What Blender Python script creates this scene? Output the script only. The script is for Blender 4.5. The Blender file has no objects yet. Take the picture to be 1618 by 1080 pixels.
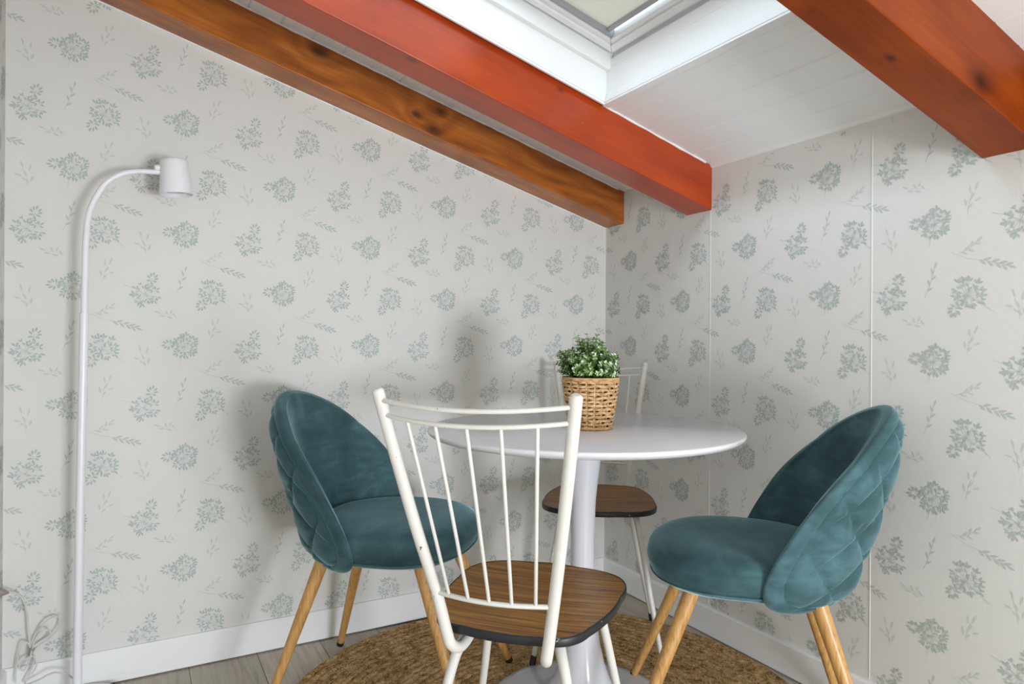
import bpy, math, random
import numpy as np
from mathutils import Vector, Matrix, noise
PI = math.pi
sc = bpy.context.scene
COL = sc.collection
random.seed(7)

# ------------------------------------------------------------------ camera
cam_d = bpy.data.cameras.new('camera')
cam = bpy.data.objects.new('camera', cam_d)
COL.objects.link(cam)
YAW, ROLL = math.radians(29.1), math.radians(0.33)
Fv = Vector((math.sin(YAW), math.cos(YAW), 0))
Rv = Vector((math.cos(YAW), -math.sin(YAW), 0))
Uv = Vector((0, 0, 1))
R2 = Rv * math.cos(ROLL) + Uv * math.sin(ROLL)
U2 = -Rv * math.sin(ROLL) + Uv * math.cos(ROLL)
M = Matrix((R2, U2, -Fv)).transposed().to_4x4()
M.translation = (-1.663, -2.211, 0.97)
cam.matrix_world = M
cam_d.sensor_width = 36
cam_d.lens = 1070 / 1618 * 36
cam_d.shift_y = -3 / 1618
cam_d.clip_start = 0.02
sc.camera = cam

# ------------------------------------------------------------------ light
sc.view_settings.view_transform = 'Standard'
sc.view_settings.look = 'None'
sc.view_settings.exposure = 0.46
sc.view_settings.gamma = 1
sc.view_settings.use_curve_mapping = False
world = bpy.data.worlds.new('sky')
sc.world = world
world.use_nodes = True
wn = world.node_tree.nodes['Background']
wn.inputs[0].default_value = (0.80, 0.90, 1.0, 1)
wn.inputs[1].default_value = 1.6

def area(name, loc, target, sx, sy, power, color):
    d = bpy.data.lights.new(name, 'AREA')
    d.shape = 'RECTANGLE'; d.size = sx; d.size_y = sy; d.energy = power; d.color = color
    o = bpy.data.objects.new(name, d); COL.objects.link(o)
    o.location = loc
    o.rotation_euler = (Vector(target) - Vector(loc)).to_track_quat('-Z', 'Y').to_euler()
    return o
# daylight through the glazed balcony door behind the camera, and through the roof window
area('door_daylight', (-0.78, -3.95, 0.55), (-1.2, -0.3, 1.0), 0.62, 0.52, 45.5, (0.87, 0.93, 1.0))
area('skylight_daylight', (-2.5, -1.0, 2.82), (-0.46, -0.99, 1.70), 1.0, 0.6, 36, (0.76, 0.88, 1.0))

# ------------------------------------------------------------------ materials
def srgb(r, g, b):
    f = lambda c: (c / 255 / 12.92) if c / 255 <= 0.04045 else ((c / 255 + 0.055) / 1.055) ** 2.4
    return (f(r), f(g), f(b), 1)

class NT:
    def __init__(s, name, rough=0.5, color=(.8, .8, .8, 1), spec=0.5):
        s.m = bpy.data.materials.new(name); s.m.use_nodes = True
        s.t = s.m.node_tree; s.b = s.t.nodes['Principled BSDF']
        s.b.inputs['Roughness'].default_value = rough
        s.b.inputs['Base Color'].default_value = color
        s.b.inputs['Specular IOR Level'].default_value = spec
    def n(s, kind, **kw):
        nd = s.t.nodes.new('ShaderNode' + kind)
        for k, v in kw.items():
            if k in nd.inputs: nd.inputs[k].default_value = v
            else: setattr(nd, k, v)
        return nd
    def l(s, a, b): s.t.links.new(a, b)
    def setin(s, sock, v):
        if hasattr(v, 'is_output') or isinstance(v, bpy.types.NodeSocket): s.l(v, sock)
        else: sock.default_value = v
    def math(s, op, a, b=0.0, c=None):
        nd = s.t.nodes.new('ShaderNodeMath'); nd.operation = op
        s.setin(nd.inputs[0], a); s.setin(nd.inputs[1], b)
        if c is not None: s.setin(nd.inputs[2], c)
        return nd.outputs[0]
    def obj(s): return s.n('TexCoord').outputs['Object']
    def mapping(s, vec, scale=(1, 1, 1), loc=(0, 0, 0)):
        nd = s.n('Mapping'); s.l(vec, nd.inputs['Vector'])
        nd.inputs['Scale'].default_value = scale; nd.inputs['Location'].default_value = loc
        return nd.outputs[0]
    def noise(s, vec, scale, detail=3, rough=.5, dist=0):
        nd = s.n('TexNoise'); s.l(vec, nd.inputs['Vector'])
        nd.inputs['Scale'].default_value = scale; nd.inputs['Detail'].default_value = detail
        nd.inputs['Roughness'].default_value = rough; nd.inputs['Distortion'].default_value = dist
        return nd.outputs['Fac']
    def ramp(s, fac, stops):
        nd = s.n('ValToRGB'); s.l(fac, nd.inputs[0])
        e = nd.color_ramp.elements
        while len(e) > 1: e.remove(e[-1])
        e[0].position = stops[0][0]; e[0].color = stops[0][1]
        for p, c in stops[1:]:
            x = e.new(p); x.color = c
        return nd.outputs[0]
    def mix(s, fac, a, b, mode='MIX'):
        nd = s.n('Mix', data_type='RGBA', blend_type=mode)
        s.setin(nd.inputs[0], fac); s.setin(nd.inputs[6], a); s.setin(nd.inputs[7], b)
        return nd.outputs[2]
    def bump(s, h, strength=.3, dist=.002):
        nd = s.n('Bump'); s.l(h, nd.inputs['Height'])
        nd.inputs['Strength'].default_value = strength; nd.inputs['Distance'].default_value = dist
        s.l(nd.outputs[0], s.b.inputs['Normal'])
    def color(s, c): s.setin(s.b.inputs['Base Color'], c)

def m_paint(name, c, rough=.45, var=.04, bump=.0):
    t = NT(name, rough, c)
    f = t.noise(t.obj(), 4, 3)
    d = tuple(x * (1 - var) for x in c[:3]) + (1,)
    t.color(t.mix(f, c, d))
    if bump: t.bump(t.noise(t.obj(), 90, 3), bump, .001)
    return t.m

def m_wallpaper(name, c):
    t = NT(name, .75, c, .25)
    o = t.obj()
    streak = t.noise(t.mapping(o, (60, 60, .6)), 4, 2)
    soft = t.noise(o, 1.6, 3)
    c2 = tuple(x * .955 for x in c[:3]) + (1,)
    t.color(t.mix(t.math('MULTIPLY', t.math('ADD', streak, soft), .5), c, c2))
    t.bump(t.noise(t.mapping(o, (1, 1, .15)), 260, 2), .12, .0006)
    return t.m

def m_beam(name, dark, mid, light, knots, seed, gloss=.32, fig=.34, freq=9):
    # local x runs along the beam, y across it, z is its height
    t = NT(name, gloss, mid, .5 if gloss < .4 else .2)
    o = t.obj()
    sep = t.n('SeparateXYZ'); t.l(o, sep.inputs[0])
    warp = t.noise(t.mapping(o, (1.3, 3, 3), (seed, seed, 0)), 2.2, 2)
    w = t.math('MULTIPLY', warp, 1.9)
    kd = None
    for (kx, ky, kz, rad) in knots:
        vm = t.n('VectorMath', operation='SUBTRACT'); t.l(o, vm.inputs[0]); vm.inputs[1].default_value = (kx, ky, kz)
        vs = t.n('VectorMath', operation='MULTIPLY'); t.l(vm.outputs[0], vs.inputs[0]); vs.inputs[1].default_value = (.62 / rad, 1 / rad, 1 / rad)
        ln = t.n('VectorMath', operation='LENGTH'); t.l(vs.outputs[0], ln.inputs[0])
        d = ln.outputs['Value']
        g = t.math('POWER', 2.718, t.math('MULTIPLY', t.math('POWER', d, 1.2), -.55))
        w = t.math('ADD', w, t.math('MULTIPLY', g, 1.15))
        k = t.math('POWER', 2.718, t.math('MULTIPLY', t.math('POWER', d, 2.0), -1.7))
        kd = k if kd is None else t.math('MAXIMUM', kd, k)
    rings = t.math('ADD', t.math('ADD', t.math('MULTIPLY', sep.outputs['Z'], 9), t.math('MULTIPLY', sep.outputs['Y'], 6)), w)
    band = t.math('MULTIPLY_ADD', t.math('SINE', t.math('MULTIPLY', rings, freq)), .5, .5)
    fine = t.noise(t.mapping(o, (2.2, 40, 40), (seed, 0, 0)), 3, 4, .6)
    blot = t.noise(t.mapping(o, (1.6, 5, 5), (0, seed, 0)), 2.5, 3)
    v = t.math('ADD', t.math('MULTIPLY', band, fig), t.math('ADD', t.math('MULTIPLY', fine, .42), t.math('MULTIPLY', blot, .42 + .34 - fig)))
    c = t.ramp(v, [(.22, light), (.52, mid), (.86, dark)])
    if kd is not None:
        c = t.mix(t.math('MULTIPLY', kd, .85), c, tuple(x * .16 for x in dark[:3]) + (1,))
    # worn pale flecks
    fl = t.ramp(t.noise(o, 55, 2, .5), [(.77, (0, 0, 0, 1)), (.80, (1, 1, 1, 1))])
    c = t.mix(t.math('MULTIPLY', fl, .35), c, srgb(214, 176, 140))
    t.color(c)
    t.b.inputs['Coat Weight'].default_value = .12 if gloss < .4 else 0
    t.b.inputs['Coat Roughness'].default_value = .22
    t.bump(v, .12, .002)
    return t.m

def m_velvet():
    t = NT('teal_velvet', .8, srgb(70, 108, 112), .2)
    o = t.obj()
    a = t.noise(t.mapping(o, (1, 1, .8)), 7, 4, .55, .6)
    b = t.noise(t.mapping(o, (.5, 1, 2), (3, 1, 0)), 16, 3, .5, 1.0)
    f = t.math('ADD', t.math('MULTIPLY', a, .65), t.math('MULTIPLY', b, .35))
    t.color(t.ramp(f, [(.34, srgb(45, 69, 72)), (.5, srgb(60, 88, 93)), (.66, srgb(80, 112, 118))]))
    t.b.inputs['Sheen Weight'].default_value = 1.0
    t.b.inputs['Sheen Roughness'].default_value = .35
    t.b.inputs['Sheen Tint'].default_value = srgb(170, 212, 220)
    t.bump(t.noise(o, 420, 2), .12, .0008)
    return t.m

def m_legwood():
    t = NT('pale_oak_print', .36, srgb(200, 152, 84))
    o = t.obj()
    f = t.noise(t.mapping(o, (30, 30, 2.2)), 5, 4, .6)
    t.color(t.ramp(f, [(.35, srgb(205, 160, 98)), (.55, srgb(190, 142, 80)), (.72, srgb(160, 112, 56))]))
    return t.m

def m_laminate():
    # local x across the seat: the printed grain runs side to side
    t = NT('wood_grain_laminate', .36, srgb(128, 88, 44))
    o = t.obj()
    f = t.noise(t.mapping(o, (1.6, 34, 10)), 3, 5, .62, .25)
    g = t.noise(t.mapping(o, (2.4, 90, 10), (4, 2, 0)), 3, 3)
    v = t.math('ADD', t.math('MULTIPLY', f, .7), t.math('MULTIPLY', g, .3))
    t.color(t.ramp(v, [(.36, srgb(88, 50, 4)), (.47, srgb(128, 82, 16)), (.60, srgb(170, 120, 40))]))
    return t.m

def m_chippaint():
    t = NT('chipped_white_enamel', .32, srgb(236, 232, 222))
    o = t.obj()
    chip = t.ramp(t.noise(t.mapping(o, (1, 1, .6)), 42, 3, .6), [(.69, (0, 0, 0, 1)), (.705, (1, 1, 1, 1))])
    yel = t.noise(o, 9, 2)
    base = t.mix(yel, srgb(220, 218, 214), srgb(208, 202, 190))
    t.color(t.mix(chip, base, srgb(86, 70, 58)))
    return t.m

def m_blackedge():
    t = NT('worn_black_edge', .4, srgb(30, 30, 34))
    chip = t.ramp(t.noise(t.obj(), 60, 3, .6), [(.66, (0, 0, 0, 1)), (.69, (1, 1, 1, 1))])
    t.color(t.mix(chip, srgb(28, 29, 34), srgb(170, 166, 158)))
    return t.m

def m_floor():
    t = NT('grey_oak_laminate', .5, srgb(170, 160, 146))
    o = t.obj()
    br = t.n('TexBrick'); t.l(t.mapping(o, (1, 1, 1)), br.inputs['Vector'])
    m = br.inputs
    rot = t.n('Mapping'); t.l(o, rot.inputs['Vector']); rot.inputs['Rotation'].default_value = (0, 0, PI / 2)
    t.l(rot.outputs[0], m['Vector'])
    m['Scale'].default_value = 1; m['Brick Width'].default_value = 1.2; m['Row Height'].default_value = .19
    m['Mortar Size'].default_value = .0012; m['Mortar Smooth'].default_value = .1
    m['Color1'].default_value = srgb(206, 198, 186); m['Color2'].default_value = srgb(192, 184, 172); m['Mortar'].default_value = srgb(96, 88, 80)
    g = t.noise(t.mapping(o, (24, 1.6, 1)), 3, 5, .6, .4)
    gc = t.ramp(g, [(.3, srgb(190, 182, 172)), (.5, srgb(235, 230, 222)), (.75, srgb(255, 254, 252))])
    t.color(t.mix(.75, br.outputs[0], gc, 'MULTIPLY'))
    return t.m

def m_jute():
    t = NT('jute', .95, srgb(150, 112, 66), .1)
    o = t.obj()
    f = t.noise(o, 40, 4, .7)
    g = t.noise(o, 220, 2, .6)
    v = t.math('ADD', t.math('MULTIPLY', f, .6), t.math('MULTIPLY', g, .4))
    t.color(t.ramp(v, [(.38, srgb(112, 80, 46)), (.5, srgb(180, 142, 96)), (.62, srgb(222, 190, 144))]))
    t.bump(v, .9, .006)
    return t.m

def m_fibre(name, c):
    t = NT(name, .9, c, .15); t.b.inputs['Base Color'].default_value = c
    f = t.noise(t.obj(), 30, 2)
    t.color(t.mix(f, c, tuple(x * .6 for x in c[:3]) + (1,)))
    return t.m

def m_wicker():
    t = NT('woven_seagrass', .6, srgb(200, 160, 110))
    o = t.obj()
    f = t.noise(t.mapping(o, (1, 1, 4)), 45, 4, .6)
    t.color(t.ramp(f, [(.32, srgb(150, 106, 62)), (.5, srgb(205, 164, 114)), (.7, srgb(228, 194, 148))]))
    return t.m

def m_leaf(name, a, b):
    t = NT(name, .5, a)
    f = t.noise(t.obj(), 70, 2)
    t.color(t.mix(t.ramp(f, [(.38, (0, 0, 0, 1)), (.62, (1, 1, 1, 1))]), a, b))
    t.b.inputs['Subsurface Weight'].default_value = 0
    return t.m

MAT = {}
MAT['paper'] = m_wallpaper('cream_wallpaper', srgb(226, 224, 219))
MAT['print_green'] = m_paint('printed_sage_leaves', srgb(182, 194, 186), .75, .06)
MAT['print_grey'] = m_paint('printed_grey_green_leaves', srgb(192, 200, 194), .75, .06)
MAT['print_faint'] = m_paint('printed_faint_leaves', srgb(206, 208, 202), .75, .04)
MAT['ceiling'] = m_paint('white_board_paint', srgb(241, 241, 240), .42, .03)
MAT['trim'] = m_paint('white_skirting_paint', srgb(244, 244, 243), .35, .03)
MAT['upvc'] = m_paint('white_window_plastic', srgb(240, 241, 240), .25, .02)
MAT['alu'] = m_paint('grey_aluminium', srgb(170, 172, 176), .35, .05)
MAT['white_gloss'] = m_paint('white_gloss_lacquer', srgb(221, 219, 223), .16, .01)
MAT['white_stem'] = m_paint('white_stem_lacquer', srgb(210, 210, 215), .2, .01)
MAT['warm_wall'] = m_paint('warm_beige_wall', srgb(226, 196, 148), .8, .04)  # beige chosen so the unseen back wall bounces warmth into the shadows
MAT['white_metal'] = m_paint('white_powder_coat', srgb(236, 235, 238), .3, .02)
MAT['black'] = m_paint('black_rubber', srgb(34, 30, 30), .5, .2)
MAT['cord'] = m_paint('pale_cable', srgb(214, 210, 204), .5, .05)
MAT['cord_dark'] = m_paint('grey_plug', srgb(150, 140, 134), .5, .05)
MAT['velvet'] = m_velvet()
MAT['legwood'] = m_legwood()
MAT['laminate'] = m_laminate()
MAT['enamel'] = m_chippaint()
MAT['edge'] = m_blackedge()
MAT['floor'] = m_floor()
MAT['jute'] = m_jute()
MAT['fibre'] = m_fibre('jute_fibre', srgb(214, 178, 128))
MAT['wicker'] = m_wicker()
MAT['pot_inside'] = m_paint('dark_pot_liner', srgb(84, 54, 30), .9, .2)
MAT['leaf'] = m_leaf('green_leaf', srgb(66, 106, 48), srgb(112, 150, 76))
MAT['leaf_pale'] = m_leaf('pale_leaf_tip', srgb(150, 180, 110), srgb(206, 220, 176))
MAT['flower'] = m_paint('white_petal', srgb(226, 232, 222), .6, .05)
MAT['steel'] = m_paint('steel_screw', srgb(120, 116, 112), .35, .1)

def m_glass():
    m = bpy.data.materials.new('window_glass'); m.use_nodes = True; t = m.node_tree
    for n in list(t.nodes): t.nodes.remove(n)
    out = t.nodes.new('ShaderNodeOutputMaterial'); mx = t.nodes.new('ShaderNodeMixShader')
    tr = t.nodes.new('ShaderNodeBsdfTransparent'); gl = t.nodes.new('ShaderNodeBsdfGlossy')
    gl.inputs['Roughness'].default_value = .02; tr.inputs[0].default_value = (.95, .98, .97, 1)
    mx.inputs[0].default_value = .07; t.links.new(tr.outputs[0], mx.inputs[1]); t.links.new(gl.outputs[0], mx.inputs[2])
    t.links.new(mx.outputs[0], out.inputs[0])
    return m
MAT['glass'] = m_glass()
def m_blind():
    m = bpy.data.materials.new('beige_blind_fabric'); m.use_nodes = True; t = m.node_tree
    for n in list(t.nodes): t.nodes.remove(n)
    out = t.nodes.new('ShaderNodeOutputMaterial'); mx = t.nodes.new('ShaderNodeMixShader')
    d = t.nodes.new('ShaderNodeBsdfDiffuse'); tl = t.nodes.new('ShaderNodeBsdfTranslucent')
    tc = t.nodes.new('ShaderNodeTexCoord'); no = t.nodes.new('ShaderNodeTexNoise'); no.inputs['Scale'].default_value = 300
    mc = t.nodes.new('ShaderNodeMix'); mc.data_type = 'RGBA'; mc.inputs[6].default_value = srgb(228, 224, 214); mc.inputs[7].default_value = srgb(236, 232, 224)
    t.links.new(tc.outputs['Object'], no.inputs['Vector']); t.links.new(no.outputs['Fac'], mc.inputs[0])
    t.links.new(mc.outputs[2], d.inputs[0]); t.links.new(mc.outputs[2], tl.inputs[0])
    mx.inputs[0].default_value = .5
    t.links.new(d.outputs[0], mx.inputs[1]); t.links.new(tl.outputs[0], mx.inputs[2]); t.links.new(mx.outputs[0], out.inputs[0])
    return m
MAT['blind'] = m_blind()

# ------------------------------------------------------------------ mesh helpers
class MB:
    """collects shapes; build() links them as ONE mesh object"""
    def __init__(s): s.v = []; s.f = []; s.mi = []; s.sm = []
    def add(s, vs, fs, mi=0, smooth=True):
        b = len(s.v); s.v += [tuple(p) for p in vs]
        for f in fs:
            s.f.append(tuple(b + i for i in f)); s.mi.append(mi); s.sm.append(smooth)
    def box(s, a, b, mi=0):
        x0, y0, z0 = a; x1, y1, z1 = b
        vs = [(x0, y0, z0), (x1, y0, z0), (x1, y1, z0), (x0, y1, z0), (x0, y0, z1), (x1, y0, z1), (x1, y1, z1), (x0, y1, z1)]
        s.hexa(vs, mi)
    def hexa(s, vs, mi=0):
        s.add(vs, [(3, 2, 1, 0), (4, 5, 6, 7), (0, 1, 5, 4), (1, 2, 6, 5), (2, 3, 7, 6), (3, 0, 4, 7)], mi, False)
    def prism(s, poly, d, mi=0):
        """poly: 3D points; d: extrusion vector"""
        n = len(poly); d = Vector(d)
        vs = [Vector(p) for p in poly] + [Vector(p) + d for p in poly]
        s.add(vs, [tuple(range(n))[::-1], tuple(range(n, 2 * n))] + [(i, (i + 1) % n, n + (i + 1) % n, n + i) for i in range(n)], mi, False)
    def tube(s, pts, r, seg=16, mi=0, caps=True, flat=None, round_end=True):
        P = [Vector(p) for p in pts]; n = len(P)
        rr = r if isinstance(r, (list, tuple)) else [r] * n
        T = [(P[min(i + 1, n - 1)] - P[max(i - 1, 0)]).normalized() for i in range(n)]
        ref = Vector((0, 0, 1)) if abs(T[0].z) < .9 else Vector((0, 1, 0))
        N = (ref - T[0] * ref.dot(T[0])).normalized()
        rings = []
        for i in range(n):
            N = (N - T[i] * N.dot(T[i])).normalized(); B = T[i].cross(N)
            rings.append((P[i], N.copy(), B, rr[i], T[i]))
        if caps and round_end:
            p, N0, B0, r0, t0 = rings[0]; p1, N1, B1, r1, t1 = rings[-1]
            pre = [(p - t0 * r0 * .42, N0, B0, r0 * .55, t0), (p - t0 * r0 * .25, N0, B0, r0 * .85, t0)]
            post = [(p1 + t1 * r1 * .25, N1, B1, r1 * .85, t1), (p1 + t1 * r1 * .42, N1, B1, r1 * .55, t1)]
            rings = pre + rings + post
        fl = flat or 1.0
        vs = []
        for (p, N_, B_, r_, _) in rings:
            for k in range(seg):
                a = 2 * PI * k / seg
                vs.append(p + N_ * math.cos(a) * r_ * fl + B_ * math.sin(a) * r_)
        m = len(rings); fs = []
        for i in range(m - 1):
            for k in range(seg):
                fs.append((i * seg + k, i * seg + (k + 1) % seg, (i + 1) * seg + (k + 1) % seg, (i + 1) * seg + k))
        s.add(vs, fs, mi)
        if caps:
            s.add(vs[:seg], [tuple(range(seg))[::-1]], mi, False); s.add(vs[(m - 1) * seg:], [tuple(range(seg))], mi, False)
    def lathe(s, prof, seg=48, c=(0, 0, 0), mi=0, cap0=True, cap1=True, shape=None):
        vs = []; n = len(prof)
        for (r, z) in prof:
            for k in range(seg):
                a = 2 * PI * k / seg
                q = shape(a) if shape else 1
                vs.append((c[0] + r * q * math.cos(a), c[1] + r * q * math.sin(a), c[2] + z))
        fs = [(i * seg + k, i * seg + (k + 1) % seg, (i + 1) * seg + (k + 1) % seg, (i + 1) * seg + k) for i in range(n - 1) for k in range(seg)]
        s.add(vs, fs, mi)
        if cap0: s.add(vs[:seg], [tuple(range(seg))[::-1]], mi, False)
        if cap1: s.add(vs[(n - 1) * seg:], [tuple(range(seg))], mi, False)
    def build(s, name, mats, parent=None, bevel=0, sub=0, loc=None, auto=None):
        me = bpy.data.meshes.new(name)
        me.from_pydata(s.v, [], s.f)
        if not isinstance(mats, (list, tuple)): mats = [mats]
        for m in mats: me.materials.append(MAT[m] if isinstance(m, str) else m)
        me.polygons.foreach_set('material_index', s.mi)
        me.polygons.foreach_set('use_smooth', s.sm)
        me.update()
        o = bpy.data.objects.new(name, me); COL.objects.link(o)
        if parent: o.parent = parent
        if loc: o.location = loc
        if bevel:
            b = o.modifiers.new('bevel', 'BEVEL'); b.width = bevel; b.segments = 3; b.limit_method = 'ANGLE'; b.angle_limit = math.radians(40)
            o.modifiers.new('wn', 'WEIGHTED_NORMAL')
        if sub:
            b = o.modifiers.new('sub', 'SUBSURF'); b.levels = sub; b.render_levels = sub
        if auto:
            me.set_sharp_from_angle(angle=math.radians(auto))
        return o

def spline(pts, n=8):
    P = [Vector(p) for p in pts]
    P = [P[0] * 2 - P[1]] + P + [P[-1] * 2 - P[-2]]
    out = []
    for i in range(1, len(P) - 2):
        for k in range(n):
            t = k / n
            a, b, c, d = P[i - 1], P[i], P[i + 1], P[i + 2]
            out.append(.5 * ((2 * b) + (c - a) * t + (2 * a - 5 * b + 4 * c - d) * t * t + (3 * b - a - 3 * c + d) * t ** 3))
    out.append(P[-2])
    return out

def tag(o, label=None, cat=None, group=None, kind=None):
    if label: o['label'] = label
    if cat: o['category'] = cat
    if group: o['group'] = group
    if kind: o['kind'] = kind
    return o
def thing(name, label, cat, loc=(0, 0, 0), rz=0, group=None):
    o = bpy.data.objects.new(name, None); COL.objects.link(o)
    o.empty_display_size = .1
    o.location = loc; o.rotation_euler = (0, 0, rz)
    return tag(o, label, cat, group)
def struct(o): o['kind'] = 'structure'; return o
def copy_tree(o, parent=None):
    c = o.copy(); COL.objects.link(c); c.parent = parent
    for ch in list(o.children): copy_tree(ch, c)
    return c

# ------------------------------------------------------------------ room shell
# corner of the two papered walls is the origin; wall_left is y=0, wall_right is x=0
XW, YB = -1.965, -4.3
SL, ZC = 0.2755, 1.55          # ceiling slope and its height on the right wall
def zc(x): return ZC - SL * x

mb = MB(); mb.box((XW - .1, YB - .1, -.1), (.1, .1, 0)); struct(mb.build('floor', 'floor'))

# wallpaper print -----------------------------------------------------------
def leaf(cx, cy, ang, L, W):
    W *= .82
    c, s_ = math.cos(ang), math.sin(ang)
    pts = [(-.5, 0), (-.2, .42), (.12, .5), (.38, .26), (.5, 0), (.38, -.26), (.12, -.5), (-.2, -.42)]
    return [(cx + (p * L) * c - (q * W) * s_, cy + (p * L) * s_ + (q * W) * c) for p, q in pts]
def stem(pts, w):
    out = []
    for (a, b) in zip(pts[:-1], pts[1:]):
        dx, dy = b[0] - a[0], b[1] - a[1]; l = math.hypot(dx, dy) or 1
        nx, ny = -dy / l * w / 2, dx / l * w / 2
        out.append([(a[0] + nx, a[1] + ny), (a[0] - nx, a[1] - ny), (b[0] - nx, b[1] - ny), (b[0] + nx, b[1] + ny)])
    return out
def bouquet(hub, branches, tuft, stalk, seed):
    """returns list of (polygon, slot)"""
    rnd = random.Random(seed); out = []
    for (deg, ln) in branches:
        ln *= rnd.uniform(.74, 1.0)
        a = math.radians(deg + rnd.uniform(-9, 9)); bend = rnd.uniform(-.45, .45)
        p1 = (hub[0] + ln * .5 * math.cos(a), hub[1] + ln * .5 * math.sin(a))
        p2 = (hub[0] + ln * .86 * math.cos(a + bend * .3), hub[1] + ln * .86 * math.sin(a + bend * .3))
        out += [(q, 2) for q in stem([hub, p1, p2], .0007)]
        d = a + bend
        out.append((leaf(p2[0] + .006 * math.cos(d), p2[1] + .006 * math.sin(d), d, .0125, .0062), 1))
        for sgn in (-1, 1):
            if rnd.random() < .12: continue
            e = d + sgn * rnd.uniform(.7, 1.1)
            out.append((leaf(p2[0] - .003 * math.cos(d) + .0072 * math.cos(e), p2[1] - .003 * math.sin(d) + .0072 * math.sin(e), e, rnd.uniform(.010, .0125), .0056), 1))
        if ln > .024:
            for sgn in (-1, 1):
                if rnd.random() < .35: continue
                e = a + sgn * rnd.uniform(.6, 1.0)
                out.append((leaf(p1[0] + .006 * math.cos(e), p1[1] + .006 * math.sin(e), e, rnd.uniform(.009, .0115), .0052), 2 if rnd.random() < .5 else 1))
    for i in range(15):
        a = rnd.uniform(0, 2 * PI); r = .033 * math.sqrt(rnd.uniform(.03, 1))
        out.append((leaf(hub[0] + r * math.cos(a), hub[1] + r * math.sin(a), a + rnd.uniform(-.9, .9), rnd.uniform(.008, .011), .0050), 2 if i % 2 else 1))
    tx, ty, td = tuft; td = math.radians(td)
    out += [(q, 1) for q in stem([hub, ((hub[0] + tx) / 2 + .003, (hub[1] + ty) / 2), (tx, ty)], .0012)]
    for k, (da, r) in enumerate([(-1.9, .010), (-1.1, .011), (-.45, .013), (.2, .015), (.75, .012), (1.5, .010), (2.6, .010), (-2.7, .014)]):
        out.append((leaf(tx + r * math.cos(td + da), ty + r * math.sin(td + da), td + da * .8, .0125, .0064), 1))
    sx, sy = stalk
    out += [(q, 2) for q in stem([hub, ((hub[0] + sx) / 2, (hub[1] + sy) / 2 + .003), (sx, sy)], .0009)]
    return out
def sprig(pts, leaves, slot, L, W, spread=.75, start=.35, sw=.0009):
    out = [(q, slot) for q in stem(pts, sw)]
    for i in range(leaves):
        t = start + (1 - start) * i / (leaves - 1)
        k = t * (len(pts) - 1); j = min(int(k), len(pts) - 2); fr = k - j
        x = pts[j][0] + (pts[j + 1][0] - pts[j][0]) * fr; y = pts[j][1] + (pts[j + 1][1] - pts[j][1]) * fr
        a = math.atan2(pts[j + 1][1] - pts[j][1], pts[j + 1][0] - pts[j][0])
        sg = 1 if i % 2 else -1
        if i == leaves - 1: sg = 0
        out.append((leaf(x + L * .45 * math.cos(a + sg * spread), y + L * .45 * math.sin(a + sg * spread), a + sg * spread, L, W), slot))
    return out
def fan(leaves, slot):
    out = []
    for (x, y, deg, L, W) in leaves: out.append((leaf(x, y, math.radians(deg), L, W), slot))
    return out
MOTIF = {
 'A': bouquet((-.004, -.012), [(172, .043), (150, .036), (200, .036), (228, .036), (262, .038), (292, .036), (322, .040), (348, .044), (12, .040), (100, .020), (60, .02)], (.014, .032, 62), (-.058, .012), 1),
 'B': bouquet((.000, -.004), [(-28, .040), (-5, .042), (20, .042), (45, .044), (72, .044), (100, .046), (128, .044), (155, .036), (-50, .030), (240, .022), (182, .034), (-82, .026)], (-.024, -.036, 228), (.052, -.040), 2),
 'C': bouquet((.014, .000), [(-75, .038), (-100, .038), (-50, .036), (-22, .038), (5, .040), (30, .042), (58, .040), (85, .040), (110, .036), (145, .034), (-128, .034), (-155, .024), (172, .03)], (-.026, .006, 178), (.002, -.052), 3),
 'D': sprig([(-.013, -.034), (-.003, -.010), (.003, .010), (.010, .034)], 5, 2, .017, .0052, .55, .2),
 'E': sprig([(-.064, .020), (-.030, .004), (.000, -.002), (.030, -.012), (.052, -.020)], 9, 2, .019, .0066, .55, .46) +
      sprig([(-.052, .018), (-.028, .024), (-.010, .040)], 6, 3, .016, .0058, .6, .15),
 'F': fan([(-.006, .024, 105, .021, .006), (.012, .018, 78, .021, .006), (-.014, -.004, 165, .017, .0065), (.002, .000, 120, .02, .006), (.016, -.012, 75, .019, .0075), (.006, -.020, 110, .015, .006), (-.002, -.014, 140, .014, .005)], 3) + [(q, 3) for q in stem([(-.004, .012), (.004, -.012), (.006, -.034)], .0008)],
 'H': fan([(.010, .026, 70, .022, .006), (-.004, .020, 95, .019, .006), (.000, .002, 55, .02, .0065), (-.014, -.008, 100, .020, .0065), (.012, -.006, 20, .016, .006), (-.004, -.018, 50, .015, .006)], 3) + [(q, 3) for q in stem([(.002, .014), (-.006, -.012), (-.009, -.034)], .0008)],
 'G': fan([(-.022, .006, 155, .020, .006), (-.010, -.004, 175, .018, .006), (.000, .006, 110, .016, .006), (.012, .008, 60, .014, .0055), (.008, -.008, -20, .018, .0065), (.020, .000, 130, .014, .006)], 3) + [(q, 3) for q in stem([(-.012, .002), (.006, .000), (.030, -.008)], .0008)],
}
LAYOUT = [('A', 0, 0), ('B', .61, -.01), ('C', .304, .5), ('D', .322, .075), ('E', .72, .225), ('F', -.035, .41), ('H', .645, -.345), ('G', .185, -.215)]

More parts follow.
